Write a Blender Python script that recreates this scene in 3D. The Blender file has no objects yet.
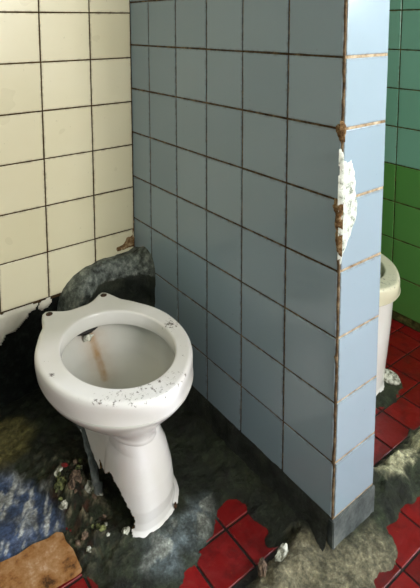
import bpy, bmesh, math, random
import numpy as np
from mathutils import Vector, Matrix

random.seed(7)
rng = np.random.RandomState(11)
SC = bpy.context.scene
COL = SC.collection

# ------------------------------------------------------------------ helpers
def srgb(r, g, b):
    f = lambda c: (c / 255 / 12.92) if c <= 10 else ((c / 255 + 0.055) / 1.055) ** 2.4
    return (f(r), f(g), f(b), 1.0)

def link(name, me, mats=(), parent=None, smooth=False):
    o = bpy.data.objects.new(name, me)
    COL.objects.link(o)
    for m in mats:
        me.materials.append(m)
    if smooth:
        me.polygons.foreach_set('use_smooth', [True] * len(me.polygons))
    if parent is not None:
        o.parent = parent
    return o

def from_bm(name, bm, mats=(), parent=None, smooth=False):
    me = bpy.data.meshes.new(name)
    bm.to_mesh(me)
    bm.free()
    return link(name, me, mats, parent, smooth)

def structure(o):
    o['kind'] = 'structure'
    return o

def tag(o, label, cat, group=None):
    o['label'] = label
    o['category'] = cat
    if group:
        o['group'] = group
    return o

def empty(name, loc):
    o = bpy.data.objects.new(name, None)
    o.empty_display_size = 0.1
    o.location = loc
    COL.objects.link(o)
    return o

def box(bm, x0, x1, y0, y1, z0, z1, mi=0):
    vs = [bm.verts.new((x, y, z)) for z in (z0, z1) for y in (y0, y1) for x in (x0, x1)]
    for f in ((0, 2, 3, 1), (4, 5, 7, 6), (0, 1, 5, 4), (2, 6, 7, 3), (0, 4, 6, 2), (1, 3, 7, 5)):
        fc = bm.faces.new([vs[i] for i in f])
        fc.material_index = mi

def bump_noise(P, seed=0):
    """value noise on an (n,3) array"""
    P = np.asarray(P, float)
    i = np.floor(P).astype(np.int64)
    f = P - i
    f = f * f * (3 - 2 * f)
    def h(a):
        n = (a[:, 0] * 374761393 + a[:, 1] * 668265263 + a[:, 2] * 2147483647 + seed * 974634777) & 0xffffffff
        n = ((n ^ (n >> 13)) * 1274126177) & 0xffffffff
        return ((n ^ (n >> 16)) & 0xffff) / 65535.0
    r = 0
    for dx in (0, 1):
        for dy in (0, 1):
            for dz in (0, 1):
                w = (f[:, 0] if dx else 1 - f[:, 0]) * (f[:, 1] if dy else 1 - f[:, 1]) * (f[:, 2] if dz else 1 - f[:, 2])
                r = r + w * h(i + np.array([dx, dy, dz]))
    return r

def fbm(P, sc, octv=4, seed=0):
    P = np.asarray(P, float) * sc
    a, t, s = 0.5, 0, 0
    for k in range(octv):
        t = t + a * bump_noise(P + 17.3 * k, seed + k)
        s += a
        a *= 0.5
        P = P * 2.03
    return t / s - 0.5          # about -0.5..0.5

def sdf(poly, X, Y):
    """signed distance to a polygon, positive inside"""
    poly = np.array(poly, float)
    n = len(poly)
    d = np.full(X.shape, 1e9)
    inside = np.zeros(X.shape, bool)
    for k in range(n):
        ax, ay = poly[k]
        bx, by = poly[(k + 1) % n]
        ex, ey = bx - ax, by - ay
        t = np.clip(((X - ax) * ex + (Y - ay) * ey) / (ex * ex + ey * ey + 1e-12), 0, 1)
        d = np.minimum(d, np.hypot(X - ax - t * ex, Y - ay - t * ey))
        c = ((ay > Y) != (by > Y)) & (X < (bx - ax) * (Y - ay) / (by - ay + 1e-12) + ax)
        inside ^= c
    return np.where(inside, d, -d)

def sst(a, b, x):
    t = np.clip((x - a) / (b - a), 0, 1)
    return t * t * (3 - 2 * t)

# ------------------------------------------------------------------ materials
class NT:
    def __init__(s, name):
        s.m = bpy.data.materials.new(name)
        s.m.use_nodes = True
        s.t = s.m.node_tree
        s.b = s.t.nodes['Principled BSDF']
    def n(s, typ, **kw):
        x = s.t.nodes.new(typ)
        for k, v in kw.items():
            if k in x.inputs:
                x.inputs[k].default_value = v
            else:
                setattr(x, k, v)
        return x
    def l(s, a, b):
        s.t.links.new(a, b)
    def noise(s, scale, detail=4, rough=0.55, coord=None):
        x = s.n('ShaderNodeTexNoise')
        x.inputs['Scale'].default_value = scale
        x.inputs['Detail'].default_value = detail
        x.inputs['Roughness'].default_value = rough
        s.l(coord if coord is not None else s.geo(), x.inputs['Vector'])
        return x.outputs['Fac']
    def geo(s):
        if not hasattr(s, '_g'):
            s._g = s.n('ShaderNodeNewGeometry').outputs['Position']
        return s._g
    def obj(s):
        if not hasattr(s, '_o'):
            s._o = s.n('ShaderNodeTexCoord').outputs['Object']
        return s._o
    def ramp(s, fac, stops):
        r = s.n('ShaderNodeValToRGB')
        e = r.color_ramp.elements
        while len(e) < len(stops):
            e.new(0.5)
        for k, (p, c) in enumerate(stops):
            e[k].position = p
            e[k].color = c if len(c) == 4 else (*c, 1)
        s.l(fac, r.inputs['Fac'])
        return r.outputs['Color']
    def rng(s, v, a, b, c=0.0, d=1.0):
        r = s.n('ShaderNodeMapRange')
        s.l(v, r.inputs[0])
        for i, x in enumerate((a, b, c, d)):
            r.inputs[i + 1].default_value = x
        return r.outputs[0]
    def mix(s, fac, a, b, mode='MIX'):
        r = s.n('ShaderNodeMix', data_type='RGBA', blend_type=mode)
        for sock, v in ((r.inputs[0], fac), (r.inputs[6], a), (r.inputs[7], b)):
            if isinstance(v, bpy.types.NodeSocket):
                s.l(v, sock)
            else:
                sock.default_value = v
        return r.outputs[2]
    def math(s, op, a, b=0.0):
        r = s.n('ShaderNodeMath', operation=op)
        for sock, v in ((r.inputs[0], a), (r.inputs[1], b)):
            if isinstance(v, bpy.types.NodeSocket):
                s.l(v, sock)
            else:
                sock.default_value = v
        return r.outputs[0]
    def attr(s, name, out='Fac'):
        a = s.n('ShaderNodeAttribute', attribute_name=name)
        return a.outputs[out]
    def fin(s, color, rough=0.5, bump=None, bs=0.2, bd=0.002, spec=0.5, coat=0.0):
        for sock, v in (('Base Color', color), ('Roughness', rough)):
            if isinstance(v, bpy.types.NodeSocket):
                s.l(v, s.b.inputs[sock])
            else:
                s.b.inputs[sock].default_value = v
        s.b.inputs['Specular IOR Level'].default_value = spec
        s.b.inputs['Coat Weight'].default_value = coat
        s.b.inputs['Coat Roughness'].default_value = 0.08
        if bump is not None:
            x = s.n('ShaderNodeBump')
            x.inputs['Strength'].default_value = bs
            x.inputs['Distance'].default_value = bd
            s.l(bump, x.inputs['Height'])
            s.l(x.outputs['Normal'], s.b.inputs['Normal'])
        return s.m

def glaze(name, base, alt, grime, rough=0.16, spec=0.5):
    """glazed wall tile: per-tile tint attribute, faint clouding, grime specks and hairline crazing"""
    t = NT(name)
    c = t.mix(t.attr('tint'), base, alt)
    cloud = t.rng(t.noise(5, 3), 0.3, 0.75)
    c = t.mix(t.math('MULTIPLY', cloud, 0.16), c, grime)
    sp = t.rng(t.noise(120, 3, 0.7), 0.70, 0.76)
    c = t.mix(t.math('MULTIPLY', sp, 0.45), c, (0.10, 0.07, 0.04, 1))
    e = t.rng(t.attr('edge'), 0.0, 1.0)
    en = t.rng(t.noise(45, 4, 0.7), 0.42, 0.66)
    c = t.mix(t.math('MULTIPLY', t.math('MULTIPLY', e, en), 0.5), c, (0.11, 0.075, 0.045, 1))
    r = t.rng(t.noise(6, 2), 0.3, 0.75, rough * 0.85, rough * 1.3)
    return t.fin(c, r, t.noise(7, 1), 0.10, 0.003, spec)

M_cream = glaze('cream_glaze', srgb(222, 217, 190), srgb(212, 206, 176), srgb(196, 186, 140), 0.30)
M_blue = glaze('blue_glaze', srgb(148, 166, 178), srgb(138, 157, 170), srgb(130, 148, 150), 0.17)
M_green = glaze('green_glaze', srgb(98, 156, 82), srgb(88, 146, 72), srgb(78, 130, 64), 0.2)
M_teal = glaze('teal_glaze', srgb(134, 184, 164), srgb(120, 174, 150), srgb(110, 160, 138), 0.2)

def grout(name, c1, c2, c3):
    t = NT(name)
    c = t.ramp(t.noise(38, 6, 0.7), [(0.32, c1), (0.5, c2), (0.68, c3)])
    return t.fin(c, 0.92, t.noise(260, 4), 0.6, 0.003, 0.2)

M_grout_dark = grout('grout_dark', srgb(34, 24, 16), srgb(62, 46, 26), srgb(84, 66, 40))
M_grout_blue = grout('grout_brown', srgb(44, 34, 24), srgb(84, 68, 48), srgb(140, 122, 96))
M_grout_pale = grout('grout_pale', srgb(92, 70, 48), srgb(160, 140, 112), srgb(196, 180, 156))
M_grout_green = grout('grout_green', srgb(38, 36, 18), srgb(70, 72, 34), srgb(112, 104, 58))
M_soot = grout('sooty_mortar', srgb(7, 9, 8), srgb(16, 20, 17), srgb(34, 40, 36))

t = NT('plaster_white')
c = t.ramp(t.noise(60, 6, 0.7), [(0.36, srgb(120, 128, 112)), (0.46, srgb(196, 202, 192)), (0.7, srgb(230, 233, 226))])
M_plaster = t.fin(c, 0.9, t.noise(160, 5, 0.7), 0.8, 0.004, 0.2)
t = NT('raw_clay')
c = t.ramp(t.noise(80, 6, 0.7), [(0.3, srgb(46, 28, 14)), (0.5, srgb(120, 92, 60)), (0.7, srgb(188, 168, 132))])
M_clay = t.fin(c, 0.95, t.noise(200, 5, 0.7), 0.8, 0.004, 0.2)

t = NT('grey_cement')
c = t.ramp(t.noise(22, 8, 0.68), [(0.3, srgb(46, 51, 50)), (0.5, srgb(82, 88, 88)), (0.7, srgb(112, 116, 114))])
M_plinth = t.fin(c, 0.75, t.noise(120, 6, 0.7), 0.5, 0.004, 0.3)

t = NT('old_cement')          # colour comes from the painted patches of dirt, moss, pale cement and blue on the crust itself
base = t.attr('patch', 'Color')
nn = t.math('ADD', t.math('MULTIPLY', t.noise(38, 9, 0.75), 0.62), t.math('MULTIPLY', t.noise(130, 6, 0.75), 0.38))
c = t.mix(1.0, base, t.ramp(nn, [(0.30, (0.10, 0.10, 0.09, 1)), (0.45, (0.5, 0.5, 0.46, 1)), (0.55, (1.2, 1.2, 1.15, 1)), (0.68, (3.2, 3.2, 3.0, 1))]), 'MULTIPLY')
moss = t.rng(t.noise(16, 6, 0.7), 0.5, 0.68)
c = t.mix(t.math('MULTIPLY', moss, 0.35), c, srgb(44, 46, 22))
fleck = t.rng(t.noise(170, 3, 0.7), 0.71, 0.76)
c = t.mix(t.math('MULTIPLY', fleck, 0.5), c, srgb(176, 178, 160))
rg = t.rng(t.noise(20, 5), 0.35, 0.65, 0.35, 0.8)
M_cement = t.fin(c, rg, t.math('ADD', t.noise(75, 8, 0.75), t.math('MULTIPLY', t.noise(300, 4), 0.4)), 0.9, 0.008, 0.4)

t = NT('casing_cement')
n1 = t.noise(9, 7, 0.65, t.obj())
n2 = t.noise(40, 6, 0.7, t.obj())
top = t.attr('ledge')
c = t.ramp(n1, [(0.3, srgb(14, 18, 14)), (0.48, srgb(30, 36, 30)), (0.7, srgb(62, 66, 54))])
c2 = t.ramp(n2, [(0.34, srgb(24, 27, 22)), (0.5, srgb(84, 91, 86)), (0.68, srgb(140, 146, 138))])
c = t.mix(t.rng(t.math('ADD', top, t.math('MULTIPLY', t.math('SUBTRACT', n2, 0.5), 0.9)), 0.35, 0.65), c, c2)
M_casing = t.fin(c, 0.6, n2, 0.8, 0.008, 0.4)

# red quarry floor with its own grout (grid in world metres)
def red_floor(name):
    t = NT(name)
    c = t.mix(t.attr('tint'), srgb(122, 6, 8), srgb(92, 5, 7))
    c = t.mix(t.math('MULTIPLY', t.rng(t.noise(18, 7, 0.7), 0.5, 0.7), 0.75), c, srgb(52, 8, 8))
    c = t.mix(t.math('MULTIPLY', t.rng(t.noise(60, 5, 0.75), 0.62, 0.72), 0.5), c, srgb(150, 92, 44))
    r = t.rng(t.noise(30, 5), 0.3, 0.7, 0.28, 0.6)
    return t.fin(c, r, t.noise(90, 5), 0.35, 0.003, 0.45)
M_red = red_floor('red_quarry_tile')
t = NT('tan_tile')
c = t.ramp(t.noise(26, 8, 0.7), [(0.34, srgb(62, 36, 16)), (0.46, srgb(138, 94, 50)), (0.58, srgb(158, 120, 82)), (0.72, srgb(194, 166, 142))])
M_tan = t.fin(c, 0.7, t.noise(90, 6, 0.7), 0.5, 0.003, 0.3)

# vitreous china with rust, soot specks and scratches
def china(name, tint, dirt):
    t = NT(name)
    c = t.mix(t.rng(t.noise(6, 3, 0.5, t.obj()), 0.35, 0.7), srgb(*tint), srgb(tint[0] - 10, tint[1] - 9, tint[2] - 14))
    rust = t.attr('rust')
    rn = t.rng(t.noise(30, 5, 0.6, t.obj()), 0.3, 0.7, 0.55, 1.0)
    c = t.mix(t.math('MULTIPLY', rust, rn), c, srgb(178, 112, 20))
    grey_green = t.attr('grey_green')
    c = t.mix(t.math('MULTIPLY', grey_green, 0.75), c, srgb(138, 143, 122))  # grey-green tint, weighted per vertex
    g = t.attr('grime')
    gn = t.noise(95, 6, 0.72, t.obj())
    spot = t.rng(t.math('ADD', gn, t.math('MULTIPLY', t.math('SUBTRACT', g, 1.0), 0.30)), 0.465, 0.545)
    c = t.mix(t.math('MULTIPLY', spot, dirt), c, srgb(52, 34, 20))
    r = t.math('ADD', t.math('MULTIPLY', spot, 0.4), 0.14)
    return t.fin(c, r, t.noise(12, 2, 0.5, t.obj()), 0.06, 0.003, 0.5)
M_china = china('white_china', (236, 234, 236), 0.85)
M_china_cream = china('cream_china', (226, 221, 200), 0.7)
t = NT('rust_hole')
M_hole = t.fin(t.ramp(t.noise(150, 4), [(0.4, srgb(24, 14, 8)), (0.7, srgb(92, 60, 34))]), 0.9)
t = NT('near_black')
M_black = t.fin(t.ramp(t.noise(50, 6), [(0.35, srgb(6, 6, 5)), (0.7, srgb(28, 24, 18))]), 0.6, t.noise(90, 5), 0.7, 0.006)  # near-black brown for the shell inside, floor bed and flush gap
t = NT('chip_white')
M_chipw = t.fin(t.ramp(t.noise(90, 5), [(0.38, srgb(92, 92, 76)), (0.62, srgb(214, 216, 204))]), 0.7, t.noise(150, 4), 0.6, 0.003)
t = NT('chip_moss')
M_chipg = t.fin(t.ramp(t.noise(90, 6), [(0.35, srgb(36, 44, 22)), (0.65, srgb(132, 138, 88))]), 0.9, t.noise(150, 4), 0.6, 0.003)
t = NT('chip_tan')
M_chipt = t.fin(t.ramp(t.noise(90, 6), [(0.38, srgb(48, 38, 28)), (0.65, srgb(136, 114, 96))]), 0.9, t.noise(150, 4), 0.6, 0.003)
t = NT('chip_red')
M_chipr = t.fin(t.ramp(t.noise(60, 6), [(0.35, srgb(88, 8, 10)), (0.65, srgb(170, 20, 22))]), 0.6, t.noise(150, 4), 0.5, 0.003)
t = NT('lime_paint')
M_paint = t.fin(t.ramp(t.noise(14, 6), [(0.3, srgb(196, 192, 176)), (0.7, srgb(222, 220, 208))]), 0.85, t.noise(60, 6), 0.2, 0.003)

# ------------------------------------------------------------------ tiled walls
def tile_panel(name, frame, us, vs, mats, pick, slab, joint=0.0045, proud=0.0025, backm=1, chips=(), parent=None, bev=0.0016):
    """frame(u,v,d)->xyz, d = distance out of the wall.  us / vs = joint centre lines.
    slab = list of boxes (x0,x1,y0,y1,z0,z1) of the backing.  One mesh: grout bed and every tile with its eased edges."""
    bm = bmesh.new()
    tint = bm.verts.layers.float.new('tint')
    edge = bm.verts.layers.float.new('edge')
    for b in slab:
        box(bm, *b, mi=backm)
    for i in range(len(us) - 1):
        for j in range(len(vs) - 1):
            mi = pick(i, j)
            if mi is None:
                continue
            u0, u1 = us[i] + joint / 2, us[i + 1] - joint / 2
            v0, v1 = vs[j] + joint / 2, vs[j + 1] - joint / 2
            if u1 - u0 < 0.004 or v1 - v0 < 0.004:
                continue
            w = lambda a=0.00035: random.uniform(-a, a)
            cs = [(u0 + w(), v0 + w()), (u1 + w(), v0 + w()), (u1 + w(), v1 + w()), (u0 + w(), v1 + w())]
            tu, tv = random.uniform(-.0045, .0045), random.uniform(-.0045, .0045)
            cu, cv = (u0 + u1) / 2, (v0 + v1) / 2
            tn = random.random()
            rings = []
            for inset, d, e in ((0, -0.001, 1), (0, proud - bev * 0.8, 1), (bev * 0.35, proud - bev * 0.25, 1), (bev, proud, 0.75), (0.006, proud, 0.0)):
                r = []
                for (u, v) in cs:
                    uu = u + (inset if u < cu else -inset)
                    vv = v + (inset if v < cv else -inset)
                    dd = d + ((uu - cu) * tu + (vv - cv) * tv if d > 0 else 0)
                    x = bm.verts.new(frame(uu, vv, dd))
                    x[tint] = tn
                    x[edge] = e
                    r.append(x)
                rings.append(r)
            for a, b in zip(rings, rings[1:]):
                for k in range(4):
                    f = bm.faces.new((a[k], a[(k + 1) % 4], b[(k + 1) % 4], b[k]))
                    f.material_index = mi
            f = bm.faces.new(rings[-1])
            f.material_index = mi
    bmesh.ops.recalc_face_normals(bm, faces=bm.faces)
    return from_bm(name, bm, mats, parent)

T = 0.15
# --- partition between the cubicles: x 0..0.151, y -0.865..0
PY, PX = -0.8646, 0.151
zA = [0.0834, 0.2182, 0.3618, 0.5116, 0.6619, 0.8171, 0.9684, 1.1168, 1.2588, 1.409, 1.559, 1.709, 1.859, 2.0]
yA = [PY - 0.0005, -0.7141, -0.5606, -0.4134, -0.2661, -0.114, 0.002]
part = structure(tile_panel('wall_partition', lambda u, v, d: (-d, u, v), yA, zA, [M_blue, M_grout_blue], lambda i, j: 0,
                 [(0.0, PX, PY, -0.0005, 0.0, 2.0)], joint=0.0048))
# its end face towards the room (one tile wide), part of the same wall
tile_end = tile_panel('end_face', lambda u, v, d: (u, PY - d, v), [0.0015, PX + 0.0005], zA, [M_blue, M_grout_pale], lambda i, j: 0,
                 [(0.0005, PX - 0.0005, PY - 0.0004, PY + 0.01, 0.0, 2.0)], joint=0.0062, parent=part, proud=0.003)
# far face towards the second cubicle
tile_panel('far_face', lambda u, v, d: (PX + d, u, v), yA, zA, [M_teal, M_grout_green], lambda i, j: 0,
           [(PX - 0.01, PX + 0.0003, PY + 0.001, -0.0005, 0.0, 2.0)], joint=0.0048, parent=part)

# --- back wall of the cubicle, cream tiles down to z 0.323, bare sooty mortar below
zW = [0.3231 + 0.15 * k for k in range(15)]
xW = [-0.0035, -0.1527, -0.3166, -0.4675, -0.6185, -0.7695, -0.9205, -1.0715, -1.2225, -1.3735, -1.5245, -1.60]
structure(tile_panel('wall_back', lambda u, v, d: (u, -d, v), xW[::-1], zW, [M_cream, M_grout_dark, M_soot], lambda i, j: 0,
          [(-1.60, 0.945, 0.0, 0.12, 0.315, 2.6), ], joint=0.0042))
# lower band of bare wall (own rough mesh)
def rough_panel(name, nx, nz, f, mats, parent=None, amp=0.006, seed=3):
    P = np.array([f(a / nx, b / nz) for b in range(nz + 1) for a in range(nx + 1)])
    P[:, 1] -= fbm(P, 14, 5, seed) * amp * 2
    faces = [(b * (nx + 1) + a, b * (nx + 1) + a + 1, (b + 1) * (nx + 1) + a + 1, (b + 1) * (nx + 1) + a) for b in range(nz) for a in range(nx)]
    me = bpy.data.meshes.new(name)
    me.from_pydata(P.tolist(), [], faces)
    return link(name, me, mats, parent, True)
structure(rough_panel('trim_wall_foot', 220, 40, lambda a, b: (-1.6 + 2.545 * a, 0.004, -0.002 + 0.324 * b), [M_soot]))

# --- green wall of the second cubicle
GX = 0.9446
yG = [0.0, -0.1094, -0.2594, -0.4094, -0.5594, -0.7094, -0.8594, -1.0094, -1.1594, -1.31]
zG = [0.0329 + 0.15 * k for k in range(18)]
wall_r = structure(tile_panel('wall_right', lambda u, v, d: (GX - d, u, v), yG[::-1], zG, [M_green, M_grout_green, M_teal],
          lambda i, j: 0 if j < 4 else 2, [(GX, GX + 0.12, -1.30, 0.12, 0.0, 2.6)], joint=0.0046))

# --- rest of the room behind and beside the camera
t = NT('wall_paint')
M_room = t.fin(t.ramp(t.noise(3, 5), [(0.3, srgb(132, 138, 128)), (0.7, srgb(152, 156, 144))]), 0.8, t.noise(60, 4), 0.1, 0.003)
t = NT('ceiling_paint')
M_ceil = t.fin(t.ramp(t.noise(2, 5), [(0.3, srgb(204, 202, 194)), (0.7, srgb(222, 220, 212))]), 0.9)
t = NT('window_frame_paint')
M_frame = t.fin(srgb(200, 198, 190), 0.4)

RX, RY, RZ = 2.3, -3.2, 2.6     # room limits
bm = bmesh.new(); box(bm, -1.72, -1.60, RY - 0.12, 0.12, 0, RZ); structure(from_bm('wall_left', bm, [M_room]))
bm = bmesh.new(); box(bm, GX + 0.12, RX, -1.42, -1.30, 0, RZ); structure(from_bm('wall_return', bm, [M_room]))
def wall_with_hole(name, axis, c0, c1, a0, a1, hole, mats):
    """axis 'y': wall spans x a0..a1 at y c0..c1; axis 'x': spans y"""
    h0, h1, z0, z1 = hole
    bm = bmesh.new()
    for (p, q, zz0, zz1) in ((a0, h0, 0, RZ), (h1, a1, 0, RZ), (h0, h1, 0, z0), (h0, h1, z1, RZ)):
        if axis == 'y':
            box(bm, p, q, c0, c1, zz0, zz1)
        else:
            box(bm, c0, c1, p, q, zz0, zz1)
    return structure(from_bm(name, bm, mats))
W1 = (-0.36, 0.66, 1.02, 2.3)
W2 = (-3.15, -2.66, 1.35, 2.5)
wall_with_hole('wall_front', 'y', RY - 0.12, RY, -1.72, RX + 0.12, W1, [M_room])
wall_with_hole('wall_side', 'x', RX, RX + 0.12, RY, -1.30, W2, [M_room])
bm = bmesh.new(); box(bm, -1.72, RX + 0.12, RY - 0.12, 0.12, RZ, RZ + 0.1); structure(from_bm('ceiling', bm, [M_ceil]))
def win_frame(name, axis, c, hole):
    h0, h1, z0, z1 = hole
    bm = bmesh.new()
    w = 0.045
    m = (h0 + h1) / 2
    for (p, q, a, b) in ((h0, h0 + w, z0, z1), (h1 - w, h1, z0, z1), (h0 + w, h1 - w, z0, z0 + w), (h0 + w, h1 - w, z1 - w, z1), (m - w / 2, m + w / 2, z0 + w, z1 - w)):
        if axis == 'y':
            box(bm, p, q, c - 0.03, c + 0.03, a, b)
        else:
            box(bm, c - 0.03, c + 0.03, p, q, a, b)
    return structure(from_bm(name, bm, [M_frame]))
win_frame('window_1', 'y', RY - 0.06, W1)
win_frame('window_2', 'x', RX + 0.06, W2)

# ------------------------------------------------------------------ floor: red quarry tiles on a dark bed
bm = bmesh.new()
tint = bm.verts.layers.float.new('tint')
box(bm, -1.72, RX + 0.12, RY - 0.12, 0.12, -0.12, -0.0035, mi=1)
def lay(xs, ys, j):
    for a in range(len(xs) - 1):
        for b in range(len(ys) - 1):
            x0, x1, y0, y1 = xs[a] + j / 2, xs[a + 1] - j / 2, ys[b] + j / 2, ys[b + 1] - j / 2
            tn = random.random()
            dz = random.uniform(-0.0007, 0.0005)
            lo = [(x0, y0), (x1, y0), (x1, y1), (x0, y1)]
            r0 = [bm.verts.new((x, y, -0.004)) for x, y in lo]
            r1 = [bm.verts.new((x, y, dz - 0.001)) for x, y in lo]
            i = 0.0012
            hi = [(x0 + i, y0 + i), (x1 - i, y0 + i), (x1 - i, y1 - i), (x0 + i, y1 - i)]
            r2 = [bm.verts.new((x, y, dz)) for x, y in hi]
            for v in r0 + r1 + r2:
                v[tint] = tn
            for p, q in ((r0, r1), (r1, r2)):
                for k in range(4):
                    bm.faces.new((p[k], p[(k + 1) % 4], q[(k + 1) % 4], q[k]))
            bm.faces.new(r2)
S = 0.1045
gx = [-0.157 + S * k for k in range(-14, 11)]
gy = [-0.683 - S + S * k for k in range(0, 9)]
gy[-1] = min(gy[-1], 0.0)
lay([x for x in gx if x < 0.93] + [0.944], gy, 0.0062)
cx = [0.215 + 0.12 * k for k in range(-15, 17)]
cy = [-0.98 + 0.12 * k for k in range(-18, 2)]
lay(cx, cy, 0.005)
bmesh.ops.recalc_face_normals(bm, faces=bm.faces)
structure(from_bm('floor', bm, [M_red, M_black]))

# ------------------------------------------------------------------ cement crust on the floor
R1 = [(-0.147, -0.632), (-0.128, -0.637), (-0.104, -0.636), (-0.092, -0.639), (-0.075, -0.657), (-0.074, -0.671), (-0.063, -0.685), (-0.067, -0.695), (-0.081, -0.699), (-0.082, -0.72), (-0.088, -0.745), (-0.103, -0.755), (-0.111, -0.773), (-0.1, -0.784), (-0.155, -0.788), (-0.208, -0.788), (-0.245, -0.84), (-0.33, -0.84), (-0.33, -0.733), (-0.315, -0.719), (-0.278, -0.704), (-0.258, -0.704), (-0.238, -0.699), (-0.239, -0.684), (-0.216, -0.681), (-0.193, -0.673), (-0.16, -0.654)]
R2 = [(0.9, -0.905), (0.318, -0.908), (0.299, -0.903), (0.278, -0.901), (0.247, -0.903), (0.222, -0.901), (0.191, -0.906), (0.159, -0.913), (0.143, -0.927), (0.129, -0.942), (0.116, -0.953), (0.092, -0.956), (0.08, -0.964), (0.057, -0.963), (0.035, -0.965), (0.012, -0.972), (-0.05, -1.25), (0.9, -1.25)]
R3 = [(0.20, -0.788), (0.96, -0.793), (0.96, 0.02), (0.20, 0.02)]
R3C = [(0.40, -0.60), (0.566, -0.585), (0.665, -0.60), (0.61, -0.665), (0.534, -0.685), (0.46, -0.665)]
R4 = [(-0.70, -0.45), (-0.613, -0.450), (-0.50, -0.466), (-0.468, -0.470), (-0.462, -0.53), (-0.455, -0.60), (-0.50, -0.75), (-0.80, -0.75)]
R5 = [(-0.462, -0.452), (-0.447, -0.462), (-0.442, -0.50), (-0.447, -0.535), (-0.462, -0.54)]
BLUE = [(-0.62, -0.20), (-0.551, -0.23), (-0.526, -0.25), (-0.513, -0.291), (-0.488, -0.3), (-0.482, -0.363), (-0.468, -0.399), (-0.458, -0.45), (-0.463, -0.462), (-0.542, -0.455), (-0.612, -0.452), (-0.75, -0.45), (-0.75, -0.25)]
PALE = [(0.24, -0.815), (0.29, -0.805), (0.364, -0.802), (0.52, -0.798), (0.60, -0.82), (0.55, -0.85), (0.393, -0.855), (0.287, -0.86), (0.25, -0.845)]
BEIGE = [(-0.195, -0.806), (-0.122, -0.805), (-0.05, -0.79), (-0.008, -0.853), (0.04, -0.885), (0.126, -0.88), (0.135, -0.94), (0.031, -1.0), (-0.12, -1.0), (-0.22, -0.86)]
GREY = [(-0.327, -0.615), (-0.22, -0.598), (-0.195, -0.58), (-0.16, -0.606), (-0.164, -0.651), (-0.238, -0.68), (-0.303, -0.70), (-0.36, -0.66)]
OCHRE = [(-0.60, -0.05), (-0.503, -0.06), (-0.451, -0.08), (-0.423, -0.147), (-0.467, -0.208), (-0.542, -0.21), (-0.62, -0.20)]

st = 0.0052
xs = np.arange(-0.86, 0.95, st)
ys = np.arange(-1.14, 0.005, st)
X, Y = np.meshgrid(xs, ys)
sh = X.shape
Xf, Yf = X.ravel(), Y.ravel()
Q = np.c_[Xf, Yf, np.zeros_like(Xf)]
warp = fbm(Q, 22, 4, 5) * 0.05
n_lo = fbm(Q, 7, 4, 21)
n_md = fbm(Q, 26, 5, 31)
n_hi = fbm(Q, 85, 4, 41)
bare = np.maximum.reduce([sdf(R1, Xf, Yf), sdf(R2, Xf, Yf), np.minimum(sdf(R3, Xf, Yf), -sdf(R3C, Xf, Yf)), sdf(R4, Xf, Yf), sdf(R5, Xf, Yf)])
m = -bare + warp * 0.6 + n_hi * 0.014 + n_md * 0.022                     # >0 = crust
m = np.minimum(m, np.minimum.reduce([Xf + 0.84, 0.93 - Xf, Yf + 1.12]) + warp)
h = np.where(m > 0, 0.0015 + 0.008 * sst(0, 0.05, m) + 0.004 * sst(0, 0.012, m), np.maximum(m * 0.6, -0.02))
amp = sst(0.0, 0.03, m)
h += amp * (n_md * 0.012 + n_hi * 0.006 + n_lo * 0.008)
# broken stump of a kerb in front of both cubicles, its back edge along y -0.79
kerb = sst(-0.795, -0.803, Yf) * sst(-0.90, -0.85, Yf)
kx = np.where(Xf > 0.16, sst(0.16, 0.22, Xf), sst(-0.02, -0.10, Xf))
h += amp * kerb * kx * (0.008 + 0.016 * np.clip(n_md * 2.2 + 0.45, 0, 1))
h = np.where((Yf > -0.803) & (Yf < -0.786) & (Xf < -0.035), -0.006, h)
# heap of mortar where the pan was bedded in, left of and behind the pedestal
heap = np.exp(-(((Xf + 0.415) / 0.055) ** 2 + ((Yf + 0.36) / 0.11) ** 2))
h += heap * (0.040 + 0.05 * n_md) + np.exp(-(((Xf + 0.31) / 0.16) ** 2 + ((Yf + 0.10) / 0.11) ** 2)) * (0.03 + 0.03 * n_md)
h += amp * np.exp(-(((Xf + 0.42) / 0.07) ** 2 + ((Yf + 0.44) / 0.12) ** 2)) * (n_hi * 0.030 + n_md * 0.012)
# collar of cement around the front of the pedestal
h += np.exp(-(((Xf + 0.285) / 0.11) ** 2 + ((Yf + 0.60) / 0.05) ** 2)) * 0.006
h += sst(-0.10, -0.01, Xf) * (Xf < 0.01) * sst(-0.87, -0.80, Yf) * (0.016 + 0.02 * n_md)

col = np.empty((len(Xf), 3))
lin = lambda r, g, b: np.array(srgb(r, g, b)[:3])
col[:] = lin(28, 34, 23)
def blend(mask, c):
    global col
    col = col * (1 - mask[:, None]) + mask[:, None] * c
wq = warp * 0.8
blend(sst(0.40, 0.60, n_lo + 0.5) * 0.8, lin(46, 54, 37))
blend(sst(0.56, 0.74, n_md + 0.5) * 0.7, lin(16, 18, 12))
rub = np.exp(-(((Xf + 0.42) / 0.06) ** 2 + ((Yf + 0.43) / 0.13) ** 2))
blend(rub * sst(0.58, 0.66, n_hi + 0.5) * 0.8, lin(150, 140, 118))
blend(rub * sst(0.40, 0.34, n_hi + 0.5) * 0.45, lin(86, 30, 22))
blend(sst(-0.02, 0.02, sdf(OCHRE, Xf, Yf) + wq) * 0.9, lin(104, 98, 58))
gm = sst(-0.03, 0.03, sdf(GREY, Xf, Yf) + wq * 1.4)
blend(gm * 0.85, lin(108, 120, 128))
blend(gm * sst(0.56, 0.64, n_md + 0.5) * 0.7, lin(182, 186, 180))
blend(sst(-0.02, 0.03, sdf(BEIGE, Xf, Yf) + wq) * 0.9, lin(134, 128, 106))
blend(sst(-0.012, 0.012, sdf(PALE, Xf, Yf) + wq + n_hi * 0.03) * 0.95, lin(206, 200, 168))
blue = sst(-0.01, 0.012, sdf(BLUE, Xf, Yf) + wq * 0.5)
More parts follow.
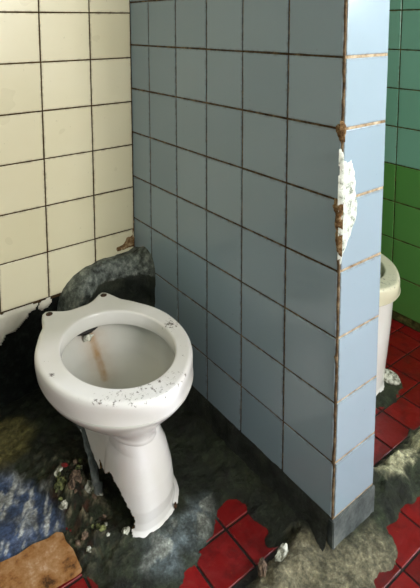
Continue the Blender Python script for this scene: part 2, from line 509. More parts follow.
blend(blue * 0.95, lin(74, 93, 134))  # blue tint over one floor patch, pale scuffs follow
scuff = np.exp(-(((Xf + 0.515) / 0.045) ** 2 + ((Yf + 0.345) / 0.075) ** 2))
strk = fbm(np.c_[Xf * 0.55 + Yf * 0.9, (Yf * 0.6 - Xf) * 3.0, np.zeros_like(Xf)], 24, 5, 71)
blend(np.maximum(blue * sst(0.62, 0.70, strk + 0.5 + 0.12 * scuff), np.minimum(1, scuff * 1.2) * sst(0.48, 0.58, n_md + 0.5) * 0.85), lin(196, 200, 206))
h = h * (1 - 0.8 * blue * (m > 0)) + 0.004 * blue * (m > 0)
nx_, ny_ = sh[1], sh[0]
idx = np.arange(nx_ * ny_).reshape(sh)
keep = (m > -0.02)
faces = []
for b in range(ny_ - 1):
    for a in range(nx_ - 1):
        q = (idx[b, a], idx[b, a + 1], idx[b + 1, a + 1], idx[b + 1, a])
        # no crust inside the partition
        if 0.006 < xs[a] < 0.14 and ys[b] > -0.855:
            continue
        if keep[q[0]] or keep[q[2]]:
            faces.append(tuple(int(i) for i in q))
me = bpy.data.meshes.new('floor_crust')
me.from_pydata(np.c_[Xf, Yf, h].tolist(), [], faces)
at = me.attributes.new('patch', 'FLOAT_COLOR', 'POINT')
at.data.foreach_set('color', np.c_[col, np.ones(len(col))].ravel())
bm = bmesh.new(); bm.from_mesh(me)
bmesh.ops.delete(bm, geom=[v for v in bm.verts if not v.link_faces], context='VERTS')
bm.to_mesh(me); bm.free()
crust = structure(link('floor_crust', me, [M_cement], None, True))

# ------------------------------------------------------------------ mortar skirting and cement plinth of the partition
def skirting(name, y0, y1, n):
    prof = [(0.0, 0.088), (-0.006, 0.084), (-0.010, 0.070), (-0.013, 0.045), (-0.019, 0.022), (-0.032, 0.008), (-0.05, -0.004)]
    V, F = [], []
    for i in range(n + 1):
        y = y0 + (y1 - y0) * i / n
        for x, z in prof:
            V.append((x, y, z))
    k = len(prof)
    V = np.array(V)
    nn = fbm(V, 30, 5, 8)
    V[:, 0] -= np.where(V[:, 0] < -0.001, nn * 0.012, 0)
    V[:, 2] += nn * 0.010
    for i in range(n):
        for j in range(k - 1):
            F.append((i * k + j, i * k + j + 1, (i + 1) * k + j + 1, (i + 1) * k + j))
    me = bpy.data.meshes.new(name)
    me.from_pydata(V.tolist(), [], F)
    at = me.attributes.new('patch', 'FLOAT_COLOR', 'POINT')
    c = np.tile(np.array([*lin(30, 35, 30), 1.0]), (len(V), 1))
    at.data.foreach_set('color', c.ravel())
    return structure(link(name, me, [M_cement], None, True))
skirting('baseboard_left', -0.002, PY + 0.004, 130)
bm = bmesh.new()
box(bm, -0.003, PX + 0.002, PY - 0.006, PY + 0.012, -0.003, 0.0805)
bmesh.ops.bevel(bm, geom=bm.edges[:] , offset=0.002, segments=2, affect='EDGES')
structure(from_bm('baseboard_end', bm, [M_plinth]))

# ------------------------------------------------------------------ damage on the wall corner: tiles broken off, plaster showing
def slab_from_outline(name, pts, frame, thick, mats, parent, seed, rough=0.0022, step=0.004):
    P = np.array(pts)
    u0, v0 = P.min(0) - step
    u1, v1 = P.max(0) + step
    us = np.arange(u0, u1 + step, step); vs = np.arange(v0, v1 + step, step)
    U, Vv = np.meshgrid(us, vs)
    d = sdf(pts, U.ravel(), Vv.ravel())
    nz = fbm(np.c_[U.ravel(), Vv.ravel(), np.zeros(U.size)], 60, 4, seed)
    d = d + nz * 0.006
    dep = np.where(d > 0, thick * sst(0, 0.006, d) + nz * rough * 2, -0.004)
    verts = [frame(a, b, c) for a, b, c in zip(U.ravel(), Vv.ravel(), dep)]
    nx, ny = len(us), len(vs)
    faces = []
    for b in range(ny - 1):
        for a in range(nx - 1):
            q = (b * nx + a, b * nx + a + 1, (b + 1) * nx + a + 1, (b + 1) * nx + a)
            if max(d[i] for i in q) > 0:
                faces.append(q)
    me = bpy.data.meshes.new(name)
    me.from_pydata(verts, [], faces)
    bm = bmesh.new(); bm.from_mesh(me)
    bmesh.ops.delete(bm, geom=[v for v in bm.verts if not v.link_faces], context='VERTS')
    bmesh.ops.recalc_face_normals(bm, faces=bm.faces)
    bm.to_mesh(me); bm.free()
    return link(name, me, mats, parent, True)
FE = lambda u, v, d: (u, PY - 0.0028 - d, v)
FA = lambda u, v, d: (-0.0023 - d, u, v)
hole_pts = [(-0.004, 0.935), (0.004, 0.905), (0.016, 0.898), (0.028, 0.900), (0.040, 0.874), (0.045, 0.845), (0.052, 0.800), (0.055, 0.765), (0.040, 0.755), (0.031, 0.735), (0.020, 0.712), (0.010, 0.700), (0.004, 0.680), (-0.003, 0.700)]
pl = slab_from_outline('plaster_patch', hole_pts, FE, 0.0028, [M_plaster], part, 4)
pl['label'] = 'white plaster showing where corner tiles broke off'
ca = slab_from_outline('broken_bed', [(PY - 0.002, 0.818), (PY + 0.016, 0.822), (PY + 0.018, 0.80), (PY + 0.010, 0.785), (PY + 0.014, 0.745), (PY + 0.006, 0.705), (PY - 0.002, 0.70)], FA, 0.0022, [M_clay], part, 9)
ca['label'] = 'brown bed showing beside the plaster patch'
cb = slab_from_outline('broken_bed', [(PY - 0.002, 0.985), (PY + 0.012, 0.978), (PY + 0.014, 0.962), (PY + 0.005, 0.945), (PY - 0.002, 0.93)], FA, 0.0022, [M_clay], part, 12)
cc = slab_from_outline('broken_bed', [(-0.003, 0.985), (0.010, 0.975), (0.012, 0.962), (0.004, 0.945), (-0.003, 0.935)], FE, 0.0026, [M_clay], part, 13)
# worn mortar line running down the corner arris
V, F = [], []
N = 170
for i in range(N + 1):
    z = 0.084 + (1.60 - 0.084) * i / N
    for (dx, dy) in ((-0.0016, 0.0042), (-0.0022, 0.0008), (-0.0016, -0.0020), (0.0006, -0.0024), (0.0026, -0.0016)):
        V.append((dx, PY + dy, z))
V = np.array(V)
nn = fbm(V, 45, 4, 77)
V[:, 0] += 0.0004 + nn * 0.0032
V[:, 1] += 0.0004 - nn * 0.0032
for i in range(N):
    for j in range(4):
        F.append((i * 5 + j, i * 5 + j + 1, (i + 1) * 5 + j + 1, (i + 1) * 5 + j))
me = bpy.data.meshes.new('corner_joint')
me.from_pydata(V.tolist(), [], F)
link('corner_joint', me, [M_grout_blue], part, True)

# remnants of pale coating below the cream tiles on the back wall
FW = lambda u, v, d: (u, -0.004 - d, v)
structure(slab_from_outline('trim_1', [(-0.70, 0.317), (-0.45, 0.317), (-0.375, 0.317), (-0.352, 0.314), (-0.366, 0.298), (-0.385, 0.296), (-0.39, 0.28), (-0.412, 0.262), (-0.43, 0.25), (-0.455, 0.25), (-0.47, 0.222), (-0.5, 0.22), (-0.56, 0.24), (-0.70, 0.23)], FW, 0.005, [M_paint], None, 15, 0.001))
structure(slab_from_outline('trim_2', [(-0.342, 0.315), (-0.315, 0.318), (-0.309, 0.306), (-0.322, 0.292), (-0.340, 0.290), (-0.352, 0.300)], FW, 0.005, [M_paint], None, 16, 0.001))

# ------------------------------------------------------------------ cement casing in the corner behind the pan
def smooth_path(P, n):
    P = np.array(P, float)
    P = np.vstack([2 * P[0] - P[1], P, 2 * P[-1] - P[-2]])
    out = []
    m = len(P) - 3
    for i in range(n + 1):
        s = min(i / n * m, m - 1e-6); k = int(s); f = s - k
        a, b, c, d = P[k], P[k + 1], P[k + 2], P[k + 3]
        out.append(0.5 * (2 * b + (c - a) * f + (2 * a - 5 * b + 4 * c - d) * f * f + (3 * b - a - 3 * c + d) * f ** 3))
    return np.array(out)
nT = 110
BK = smooth_path([(-.296, 0, .20), (-.288, 0, .29), (-.262, 0, .348), (-.209, 0, .382), (-.136, 0, .397), (-.05, 0, .402), (0, -.004, .415), (0, -.05, .432), (0, -.10, .440)], nT)
FR = smooth_path([(-.296, -.04, .20), (-.283, -.085, .28), (-.250, -.108, .338), (-.205, -.080, .372), (-.160, -.055, .388), (-.090, -.062, .393), (-.045, -.085, .398), (-.016, -.115, .400), (0, -.142, .395)], nT)
V, F, L = [], [], []
prof = [(0.0, 0.0), (0.2, 0.004), (0.4, 0.006), (0.6, 0.004), (0.75, -0.002), (0.86, -0.010), (0.94, -0.022), (1.0, -0.040)]
nD = 22
for i in range(nT + 1):
    b, f = BK[i], FR[i]
    for s_, dz in prof:
        p = b * (1 - s_) + f * s_
        V.append((p[0], p[1], max(p[2] + dz, 0)))
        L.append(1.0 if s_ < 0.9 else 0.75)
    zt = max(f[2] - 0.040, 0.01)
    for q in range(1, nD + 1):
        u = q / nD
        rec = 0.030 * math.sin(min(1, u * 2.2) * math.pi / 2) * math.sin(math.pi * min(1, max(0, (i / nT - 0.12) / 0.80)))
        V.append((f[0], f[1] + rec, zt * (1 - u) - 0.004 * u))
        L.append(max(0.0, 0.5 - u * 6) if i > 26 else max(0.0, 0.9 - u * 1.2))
k = len(prof) + nD
V = np.array(V)
nn = fbm(V, 12, 5, 55); n2 = fbm(V, 42, 4, 56)
free = (V[:, 1] < -0.008)
V[:, 1] += np.where(free, nn * 0.030 + n2 * 0.012, 0)
V[:, 0] += np.where(free & (V[:, 0] < -0.01), nn * 0.016 + n2 * 0.006, 0)
V[:, 2] += np.where(V[:, 2] > 0.15, nn * 0.022 + n2 * 0.008, 0)
V[:, 0] = np.minimum(V[:, 0], 0.001); V[:, 1] = np.minimum(V[:, 1], 0.001)
for i in range(nT):
    for j in range(k - 1):
        F.append((i * k + j, i * k + j + 1, (i + 1) * k + j + 1, (i + 1) * k + j))
me = bpy.data.meshes.new('cement_casing')
me.from_pydata(V.tolist(), [], F)
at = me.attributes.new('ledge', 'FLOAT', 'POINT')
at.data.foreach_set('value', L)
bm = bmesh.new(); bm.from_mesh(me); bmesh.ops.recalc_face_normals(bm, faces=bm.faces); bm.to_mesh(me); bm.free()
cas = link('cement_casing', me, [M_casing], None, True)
tag(cas, 'rough rounded cement casing in the tiled corner behind the broken toilet', 'pipe casing')

# ------------------------------------------------------------------ toilets
OUT = [(-.415, -.208), (-.405, -.193), (-.387, -.188), (-.372, -.205), (-.327, -.214), (-.278, -.22), (-.246, -.2), (-.224, -.187), (-.207, -.2), (-.198, -.228), (-.195, -.246), (-.16, -.295), (-.132, -.35), (-.123, -.424), (-.132, -.492), (-.151, -.546), (-.182, -.592), (-.235, -.635), (-.283, -.656), (-.322, -.659), (-.355, -.646), (-.396, -.617), (-.421, -.594), (-.458, -.555), (-.482, -.51), (-.495, -.458), (-.497, -.402), (-.486, -.356), (-.462, -.305), (-.424, -.243)]
CX, CY = -0.309, -0.425
def polar(pts, n):
    P = np.array(pts) - np.array([CX, CY])
    th = np.arctan2(P[:, 1], P[:, 0]); r = np.hypot(P[:, 0], P[:, 1])
    o = np.argsort(th); th, r = th[o], r[o]
    th = np.r_[th - 2 * np.pi, th, th + 2 * np.pi]; r = np.r_[r, r, r]
    g = -np.pi + 2 * np.pi * np.arange(n) / n
    rr = np.interp(g, th, r)
    return g, rr
NR = 144
ang, r_raw = polar(OUT, NR)
mir = np.interp(np.mod(np.pi - ang + np.pi, 2 * np.pi) - np.pi, np.r_[ang, ang[0] + 2 * np.pi], np.r_[r_raw, r_raw[0]])
r_out = (r_raw + mir) / 2
for _ in range(2):
    r_out = (np.roll(r_out, 1) + 2 * r_out + np.roll(r_out, -1)) / 4
for sg in (-1, 1):
    r_out = r_out + 0.012 * np.exp(-((ang - math.atan2(0.236, sg * 0.085)) / 0.075) ** 2)
def ell(a, b, cy=0.0, cx=0.0):
    """ellipse of half-axes a,b centred (cx,cy), sampled on the angles of the rim"""
    return np.c_[cx + a * np.cos(ang), cy + b * np.sin(ang)]
outline = np.c_[r_out * np.cos(ang), r_out * np.sin(ang)]
def inset(P, d):
    c = P * 0
    c[:, 1] = 0
    l = np.linalg.norm(P, axis=1)[:, None]
    return P * (1 - d / l)
def lerp(a, b, t):
    return a * (1 - t) + b * t

def loft(name, rings, mats, parent, cap_last=False, attrs=None, deform=None):
    n = len(rings[0][0])
    V = np.concatenate([np.c_[P, np.full(n, z)] for P, z in rings])
    F = []
    for i in range(len(rings) - 1):
        for k in range(n):
            F.append((i * n + k, i * n + (k + 1) % n, (i + 1) * n + (k + 1) % n, (i + 1) * n + k))
    if cap_last:
        F.append(tuple((len(rings) - 1) * n + k for k in range(n)))
    if deform is not None:
        V = deform(V)
    me = bpy.data.meshes.new(name)
    me.from_pydata(V.tolist(), [], F)
    for an, fn in (attrs or {}).items():
        at = me.attributes.new(an, 'FLOAT', 'POINT')
        at.data.foreach_set('value', fn(V).astype(float))
    bm = bmesh.new(); bm.from_mesh(me); bmesh.ops.recalc_face_normals(bm, faces=bm.faces); bm.to_mesh(me); bm.free()
    return link(name, me, mats, parent, True)

def seg_d(V, a, b):
    a, b = np.array(a), np.array(b)
    t = np.clip(((V - a) @ (b - a)) / ((b - a) @ (b - a)), 0, 1)
    return np.linalg.norm(V - a - t[:, None] * (b - a), axis=1)
def blob(V, c, r):
    return np.exp(-((V - np.array(c)) ** 2).sum(1) / (r * r))

inner = ell(0.138, 0.162, -0.013, 0.005)
def rim_rings():
    R = []
    e0 = ell(0.1835, 0.2285)
    R.append((lerp(inset(outline, 0.003), e0, 0.80), 0.340))
    R.append((lerp(inset(outline, 0.0015), e0, 0.55), 0.348))
    R.append((lerp(inset(outline, 0.0005), e0, 0.25), 0.357))
    R.append((outline, 0.367))
    R.append((outline, 0.378))
    R.append((inset(outline, 0.0016), 0.3855))
    R.append((inset(outline, 0.0055), 0.3895))
    R.append((inset(outline, 0.011), 0.3905))
    a = inset(outline, 0.011)
    for tt in (0.1, 0.2, 0.3, 0.4, 0.5, 0.6, 0.7, 0.8, 0.9):
        R.append((lerp(a, inner, tt), 0.3905 - 0.001 * tt))
    R.append((inset(inner, -0.0015), 0.3893))
    R.append((inset(inner, 0.001), 0.3878))
    R.append((inset(inner, 0.0022), 0.384))
    R.append((inset(inner, 0.0028), 0.368))
    R.append((inset(inner, 0.003), 0.353))
    R.append((inset(inner, 0.0015), 0.3505))
    R.append((inset(inner, -0.004), 0.350))
    R.append((inset(inner, -0.022), 0.356))
    return R
def bowl_rings(kind):
    R = []
    if kind == 'pan':
        o = [(.1834, .2284, 0, .3405), (.1805, .2245, 0, .331), (.171, .212, -.001, .315), (.154, .192, -.006, .298), (.134, .170, -.014, .282), (.113, .151, -.022, .269), (.094, .135, -.031, .259), (.078, .122, -.040, .251), (.067, .113, -.047, .243), (.0625, .109, -.050, .235), (.064, .110, -.051, .229), (.055, .10, -.052, .222)]
    else:
        o = [(.1834, .2284, 0, .3405), (.180, .222, 0, .334), (.174, .214, 0, .331), (.166, .204, 0, .331), (.158, .196, 0, .2)]
    for a, b, cy, z in o[::-1]:
        R.append((ell(a, b, cy), z))
    i = [(.170, .204, 0, .352), (.166, .199, -.002, .34), (.158, .188, -.008, .322), (.146, .172, -.018, .302), (.130, .152, -.030, .282), (.104, .122, -.040, .272), (.080, .092, -.050, .260), (.056, .062, -.058, .250), (.032, .036, -.064, .245), (.010, .012, -.066, .243)]
    for (p_, q_) in zip(i, i[1:]):
        for k_ in range(5):
            f_ = k_ / 5
            a, b, cy, z = [u * (1 - f_) + w_ * f_ for u, w_ in zip(p_, q_)]
            R.append((ell(a, b, cy), z))
    R.append((ell(*i[-1][:3]), i[-1][3]))
    return R

def ped_ring(wf, yf, ww, yr, lf=1.0, n=240):
    """keyhole plan: rounded front shin, narrow waist, flat back"""
    yc = yf + wf * 1.05
    half = []
    m = n // 2
    for k in range(m + 1):
        s = k / m
        if s < 0.45:
            a = (s / 0.45) * math.pi / 2
            y = yc - (yc - yf) * math.cos(a); x = wf * math.sin(a) ** 0.85
        elif s < 0.62:
            q = (s - 0.45) / 0.17
            y = yc + 0.075 * q; e = q * q * (3 - 2 * q); x = wf * (1 - e) + ww * e
        elif s < 0.9:
            q = (s - 0.62) / 0.28
            y = yc + 0.075 + (yr - yc - 0.075) * q; x = ww
        else:
            q = (s - 0.9) / 0.1
            y = yr; x = ww * (1 - q)
        half.append((x, y))
    return np.array(half + [(-x * (lf if y < yc + 0.02 else max(lf, min(1, ww / x)) if x > ww else 1), y) for x, y in half[-2:0:-1]])

def gen_ped(keys, nz):
    R = []
    zs_ = [k[0] for k in keys]
    for i in range(nz + 1):
        z = zs_[0] + (zs_[-1] - zs_[0]) * i / nz
        v = [np.interp(-z, [-q for q in zs_], [k[c] for k in keys]) for c in range(1, 6)]
        R.append((ped_ring(*v), z))
    return R

def make_toilet(loc, kind, china_m):
    root = empty('toilet', loc)
    grime = lambda V: np.clip(0.12 + 0.62 * sst(-0.12, -0.19, V[:, 1] + 0.25 * V[:, 0]) * (V[:, 2] > 0.384) + 0.95 * blob(V, (0.161, -0.018, 0.39), 0.030) + 1.3 * blob(V, (-0.170, -0.022, 0.39), 0.011) + 0.5 * blob(V, (0.115, -0.13, 0.39), 0.04) + 0.4 * blob(V, (-0.165, 0.03, .39), 0.02), 0, 1.3)
    zero = lambda V: np.zeros(len(V))
    rim_back_tint = lambda V: sst(0.06, 0.16, V[:, 1]) * 0.45 * (V[:, 2] > 0.345)  # rim turns greyer green towards its back
    loft('rim', rim_rings(), [china_m], root, attrs=dict(grime=grime, rust=zero, grey_green=rim_back_tint))
    def rust(V):
        pts = [(.012, .175, .330), (.017, .164, .311), (.015, .136, .291), (.009, .099, .276), (-.001, .056, .262)]
        d = np.minimum.reduce([seg_d(V, p_, q_) for p_, q_ in zip(pts, pts[1:])])
        return np.clip(np.exp(-(d / 0.008) ** 2) * 0.95 + np.exp(-((d - 0.004) / 0.034) ** 2) * 0.45, 0, 1) * inside(V)
    def inside(V):
        k = np.arange(len(V)) >= NR * (11 if kind == 'pan' else 5)
        return k.astype(float)
    bowl = loft('bowl', bowl_rings(kind), [china_m], root, attrs=dict(
        grime=lambda V: 0.12 + 0.35 * blob(V, (0, -0.15, 0.235), 0.06) * (1 - inside(V)), rust=rust,
        grey_green=lambda V: inside(V) * (0.55 + 0.4 * sst(0.30, 0.22, V[:, 2]))))  # grey-green tint inside, stronger lower in the bowl
    # standing water in the trap
    # seat-bolt lugs: drilled holes
    for sx in (-1, 1):
        bm = bmesh.new()
        bmesh.ops.create_cone(bm, cap_ends=True, segments=20, radius1=0.0085, radius2=0.0085, depth=0.006)
        for v in bm.verts:
            v.co.x = v.co.x * 1.1 + sx * 0.083
            v.co.y += 0.219
            v.co.z += 0.3892
        from_bm('bolt_hole', bm, [M_hole], root, True)
    return root, bowl

# ---- broken pan in the foreground cubicle
pan, bowl = make_toilet((CX, CY, 0.0), 'pan', M_china)
tag(pan, 'white seatless toilet with rust-streaked bowl and smashed pedestal, beside the blue tiled partition', 'toilet', None)
keys = [(0.252, .046, -.140, .044, .12, .95), (0.240, .055, -.148, .050, .15, .95), (0.226, .062, -.155, .052, .16, .85), (0.20, .074, -.160, .054, .16, .72), (0.17, .088, -.166, .054, .16, .66), (0.12, .102, -.174, .056, .16, .60), (0.075, .109, -.177, .056, .16, .57), (0.045, .111, -.174, .056, .165, .55), (0.028, .116, -.175, .06, .17, .55), (0.014, .130, -.184, .066, .175, .6), (0.0, .134, -.188, .068, .18, .6)]
rings = gen_ped(keys, 150)
n = len(rings[0][0])
V = np.concatenate([np.c_[P, np.full(n, z)] for P, z in rings])
F = []
nz_ = fbm(V, 45, 4, 91)
def gone(v, nz):
    x, y, z = v
    x += nz * 0.02
    yw = y
    if z < 0.135 + nz * 0.02 and y < -0.02 and x < np.interp(z, [0.0, 0.012, 0.035, 0.097, 0.135], [-0.055, -0.050, -0.036, -0.050, -0.062]):
        return True
    if z <= 0.012 and x < -0.050 + nz * 0.02:
        return True
    if x < 0 and y > -0.10 and z < np.interp(y, [-0.12, -0.03, 0.04, 0.08, 0.18], [0.085, 0.092, 0.105, 0.115, 0.125]) + nz * 0.03:
        return True
    return False
for i in range(len(rings) - 1):
    for k in range(n):
        q = (i * n + k, i * n + (k + 1) % n, (i + 1) * n + (k + 1) % n, (i + 1) * n + k)
        c = V[list(q)].mean(0)
        if gone(c, nz_[q[0]]):
            continue
        F.append(q)
me = bpy.data.meshes.new('pedestal')
me.from_pydata(V.tolist(), [], F)
for an, val in (('grime', 0.12 + 0.75 * sst(0.03, 0.0, V[:, 2]) + 0.5 * sst(-0.02, -0.06, V[:, 0]) * sst(0.09, 0.02, V[:, 2])), ('rust', np.zeros(len(V))), ('grey_green', sst(0.02, 0.0, V[:, 2]) * 0.3)):
    at = me.attributes.new(an, 'FLOAT', 'POINT'); at.data.foreach_set('value', val)
bm = bmesh.new(); bm.from_mesh(me)
bmesh.ops.delete(bm, geom=[v for v in bm.verts if not v.link_faces], context='VERTS')
bmesh.ops.recalc_face_normals(bm, faces=bm.faces)
bm.to_mesh(me); bm.free()
ped = link('pedestal', me, [M_china, M_black, M_clay], pan, True)
ped['label'] = 'pedestal with a smashed left side'
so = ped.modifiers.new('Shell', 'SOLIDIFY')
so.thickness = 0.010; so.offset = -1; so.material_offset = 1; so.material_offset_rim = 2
# ridge of old bedding mortar left standing along the broken side
V, F = [], []
path = [(-0.058, 0.090, 0.150), (-0.060, 0.060, 0.135), (-0.062, 0.030, 0.112), (-0.062, 0.000, 0.085), (-0.062, -0.020, 0.05), (-0.064, -0.034, 0.012), (-0.066, -0.04, -0.02)]
N, K = 40, 10
for i in range(N + 1):
    s = i / N * (len(path) - 1); a = min(int(s), len(path) - 2); f = s - a
    p = Vector(path[a]).lerp(Vector(path[a + 1]), f)
    for k_ in range(K):
        th = 2 * math.pi * k_ / K
        r = 0.010 + 0.013 * (i / N) ** 1.5
        V.append((p.x + r * 0.7 * math.cos(th), p.y + r * 0.75 * math.sin(th) , p.z + r * 0.8 * math.sin(th)))
V = np.array(V); nn = fbm(V, 60, 4, 62); n2 = fbm(V, 130, 3, 63); V[:, 0] += nn * .022 + n2 * .008; V[:, 1] += nn * .026 + n2 * .008; V[:, 2] += nn * .016
for i in range(N):
    for k_ in range(K):
        F.append((i * K + k_, i * K + (k_ + 1) % K, (i + 1) * K + (k_ + 1) % K, (i + 1) * K + k_))
me = bpy.data.meshes.new('mortar_ridge'); me.from_pydata(V.tolist(), [], F)
at = me.attributes.new('ledge', 'FLOAT', 'POINT'); at.data.foreach_set('value', [1.0] * len(V))
bm = bmesh.new(); bm.from_mesh(me); bmesh.ops.recalc_face_normals(bm, faces=bm.faces); bm.to_mesh(me); bm.free()
rd = link('mortar_ridge', me, [M_plinth, M_chipw], pan, True)
for pg in me.polygons:
    if pg.center.z < 0.045 + 0.02 * math.sin(pg.center.y * 90):
        pg.material_index = 1
rd['label'] = 'grey ridge of old mortar along the broken pedestal'

# black lump colours in the shaded flush gap, with a flake below it
def lump(name, c, r, mat, parent=None, seed=1, amp=0.5, sub=3, sc=None):
    bm = bmesh.new()
    bmesh.ops.create_icosphere(bm, subdivisions=sub, radius=1)
    P = np.array([v.co[:] for v in bm.verts])
    nn = fbm(P + seed * 3.1, 1.6, 4, seed)
    cell = fbm(P + seed * 1.7, 3.1, 2, seed + 5)
    for v, a, b in zip(bm.verts, nn, cell):
        v.co = v.co * (1 + amp * a * 1.6 + amp * 0.5 * b)
        v.co.x *= r[0]; v.co.y *= r[1]; v.co.z *= r[2]
        v.co = v.co + Vector(c)
    return from_bm(name, bm, [mat], parent, False)
fo = lump('flush_gap_shade', (0.006, 0.176, 0.331), (0.034, 0.012, 0.008), M_black, bowl, 3, 0.25)
fo['label'] = 'black lump for the shaded flush gap under the rim'
fl = lump('flush_flake', (0.006, 0.163, 0.318), (0.014, 0.006, 0.010), M_chipw, bowl, 5, 1.1)
fl['label'] = 'white limescale flake under the back of the rim'

bh = lump('bolt_hole', (0.073, -0.163, 0.030), (0.0035, 0.004, 0.009), M_hole, pan, 33, 0.4)
bh['label'] = 'rusty floor bolt hole'
# ---- second pan behind the partition
pan2, bowl2 = make_toilet((0.505, -0.455, 0.0), 'column', M_china_cream)
tag(pan2, 'cream-rimmed toilet half hidden behind the partition, by the green tiled wall', 'toilet', None)
def col_ring(a, b, cy):
    return ell(a, b, cy)
R = []
for a, b, cy, z in [(.170, .208, 0, .338), (.169, .206, 0, .30), (.166, .202, 0, .22), (.160, .196, .0, .14), (.154, .19, .0, .07), (.151, .187, .0, .03), (.151, .187, .0, .016), (.156, .192, .0, .010), (.158, .194, .0, .0)]:
    R.append((ell(a, b, cy), z))
loft('pedestal', R, [M_china], pan2, attrs=dict(grime=lambda V: 0.1 + 0.8 * sst(0.04, 0.0, V[:, 2]), rust=lambda V: np.zeros(len(V)), grey_green=lambda V: np.zeros(len(V))))
ft = lump('foot_lug', (0.098, -0.165, 0.014), (0.030, 0.036, 0.020), M_chipw, pan2, 9, 0.18)
ft['label'] = 'white chipped foot lug'

# ------------------------------------------------------------------ loose things on the floor
bm = bmesh.new()
def slab_thing(name, pts, z0, th, mat, seed, bev=0.0015):
    bm = bmesh.new()
    lo = [bm.verts.new((x, y, z0)) for x, y in pts]
    f = bm.faces.new(lo)
    r = bmesh.ops.extrude_face_region(bm, geom=[f])
    for v in r['geom']:
        if isinstance(v, bmesh.types.BMVert):
            v.co.z += th
    bmesh.ops.recalc_face_normals(bm, faces=bm.faces)
    bmesh.ops.bevel(bm, geom=bm.edges[:], offset=bev, segments=2, affect='EDGES')
    return from_bm(name, bm, [mat])
o = slab_thing('floor_tile', [(-0.700, -0.451), (-0.612, -0.452), (-0.575, -0.458), (-0.540, -0.455), (-0.507, -0.463), (-0.486, -0.460), (-0.474, -0.470), (-0.476, -0.495), (-0.470, -0.52), (-0.472, -0.572), (-0.486, -0.574), (-0.53, -0.570), (-0.592, -0.552), (-0.64, -0.545), (-0.70, -0.54)], 0.0012, 0.009, M_tan, 1)
tag(o, 'tan floor tile below the blue floor patch, left of the toilet', 'tile')
bits = [
    ('ceramic_chip', (-0.454, -0.428), (0.011, 0.008, 0.012), M_chipw, 'small white chip at the corner of the blue floor patch', 'chip'),
    ('cement_lump', (-0.441, -0.380), (0.018, 0.015, 0.018), M_chipg, 'mossy yellow-green lump left of the smashed pedestal', 'rubble'),
    ('cement_lump', (-0.408, -0.398), (0.013, 0.018, 0.016), M_chipt, 'flat tan fragment leaning on the mortar by the broken pedestal', 'rubble'),
    ('cement_lump', (-0.428, -0.418), (0.012, 0.010, 0.011), M_chipt, 'small pinkish-tan crumb between the white chip and the pedestal', 'rubble'),
    ('tile_shard', (-0.415, -0.345), (0.006, 0.010, 0.006), M_chipr, 'small red shard at the top of the mossy heap left of the toilet', 'shard'),
    ('cement_lump', (-0.405, -0.515), (0.007, 0.006, 0.006), M_chipg, 'pale crumb on the dark floor in front of the broken hole', 'rubble'),
    ('cement_lump', (-0.385, -0.420), (0.012, 0.018, 0.024), M_chipw, 'whitish crumbling lump below the mortar ridge of the pedestal', 'rubble'),
    ('ceramic_chip', (-0.360, -0.565), (0.012, 0.011, 0.009), M_chipw, 'white splinter at the broken left toe of the pedestal', 'chip'),
    ('cement_lump', (-0.118, -0.822), (0.026, 0.016, 0.013), M_chipw, 'long pale rubble piece in front of the red tile patch', 'rubble'),
    ('cement_lump', (-0.165, -0.815), (0.022, 0.014, 0.011), M_chipt, 'brownish rubble piece at the lower edge of the red tile patch', 'rubble'),
]
SMEAR = [(-0.075, 0.405), (-0.002, 0.405), (-0.002, 0.500), (-0.010, 0.485), (-0.016, 0.455), (-0.035, 0.450), (-0.050, 0.430), (-0.078, 0.425)]
structure(slab_from_outline('trim_3', SMEAR, lambda u, v, d: (u, -0.0015 - d, v), 0.002, [M_clay], None, 18, 0.001))
def ground(x, y):
    i = int(round((x - xs[0]) / st)); j = int(round((y - ys[0]) / st))
    return max(0.0, float(h.reshape(sh)[j, i]))
for k, (nm, (x, y), r, mt, lb, ct) in enumerate(bits):
    o = lump(nm, (0, 0, 0), tuple(q * 0.85 for q in r), mt, None, 20 + k, 0.75, 4)
    o.location = (x, y, ground(x, y) + r[2] * 0.15)
    o.rotation_euler = (k * 0.5, k * 0.3, k * 0.8)
    tag(o, lb, ct, 'loose debris on the floor')

crumb = [lump('mortar_crumb', (0, 0, 0), (0.008, 0.006, 0.006), mt, None, 60 + i, 0.75, 3) for i, mt in enumerate((M_chipg, M_chipt, M_chipw))]
rr = random.Random(5)
for i in range(21):
    o = crumb[i] if i < 3 else crumb[i % 3].copy()
    if i >= 3:
        COL.objects.link(o)
    x, y = -0.455 + 0.085 * rr.random(), -0.56 + 0.22 * rr.random()
    o.location = (x, y, ground(x, y) + 0.001)
    o.rotation_euler = (0, 0, rr.random() * 6.28)
    o.scale = [0.5 + 0.7 * rr.random()] * 3
    tag(o, 'tiny mortar crumb scattered on the dark floor left of the smashed pedestal', 'rubble', 'mortar crumbs by the pedestal')

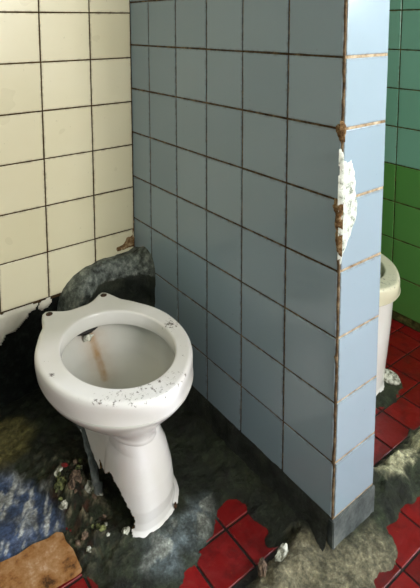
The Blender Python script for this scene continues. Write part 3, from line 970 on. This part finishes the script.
# ------------------------------------------------------------------ light: daylight through the two windows
w = bpy.data.worlds.new('World'); SC.world = w
w.use_nodes = True
bg = w.node_tree.nodes['Background']
bg.inputs['Color'].default_value = (0.62, 0.78, 1.0, 1)
bg.inputs['Strength'].default_value = 1.0
def area(name, loc, target, sx, sy, power, color):
    l = bpy.data.lights.new(name, 'AREA'); l.shape = 'RECTANGLE'; l.size = sx; l.size_y = sy; l.energy = power; l.color = color
    o = bpy.data.objects.new(name, l); COL.objects.link(o); o.location = loc
    o.rotation_euler = (Vector(target) - Vector(loc)).to_track_quat('-Z', 'Y').to_euler()
    return o
area('window_daylight', ((W1[0] + W1[1]) / 2, RY - 0.16, (W1[2] + W1[3]) / 2), ((W1[0] + W1[1]) / 2, 0, (W1[2] + W1[3]) / 2), W1[1] - W1[0], W1[3] - W1[2], 84, (1.0, 0.965, 0.89))
area('window_skylight', (RX + 0.16, (W2[0] + W2[1]) / 2, (W2[2] + W2[3]) / 2), (0, (W2[0] + W2[1]) / 2, (W2[2] + W2[3]) / 2), W2[1] - W2[0], W2[3] - W2[2], 235, (0.80, 0.88, 1.0))

# ------------------------------------------------------------------ camera
cam = bpy.data.cameras.new('Camera')
co = bpy.data.objects.new('Camera', cam); COL.objects.link(co)
p, yv, r = -0.10487686, 0.62792984, -0.0059355
f = Vector((math.sin(yv) * math.cos(p), math.cos(yv) * math.cos(p), math.sin(p)))
rt = Vector((math.cos(yv), -math.sin(yv), 0)); up = rt.cross(f)
c_, s_ = math.cos(r), math.sin(r)
r2 = c_ * rt + s_ * up; u2 = -s_ * rt + c_ * up
m4 = Matrix.Identity(4)
for i in range(3):
    m4[i][0], m4[i][1], m4[i][2] = r2[i], u2[i], -f[i]
m4.translation = Vector((-0.8649871, -1.51643061, 1.18609848))
co.matrix_world = m4
cam.sensor_fit = 'AUTO'; cam.sensor_width = 36
cam.lens = 511.98287 * 36 / 588
cam.shift_x = 22.03915 / 588
cam.shift_y = -216.26292 / 588
cam.clip_start = 0.02
SC.camera = co

SC.view_settings.view_transform = 'Standard'
SC.view_settings.look = 'None'
SC.view_settings.gamma = 1.0
SC.view_settings.use_curve_mapping = False
SC.view_settings.exposure = 0.28
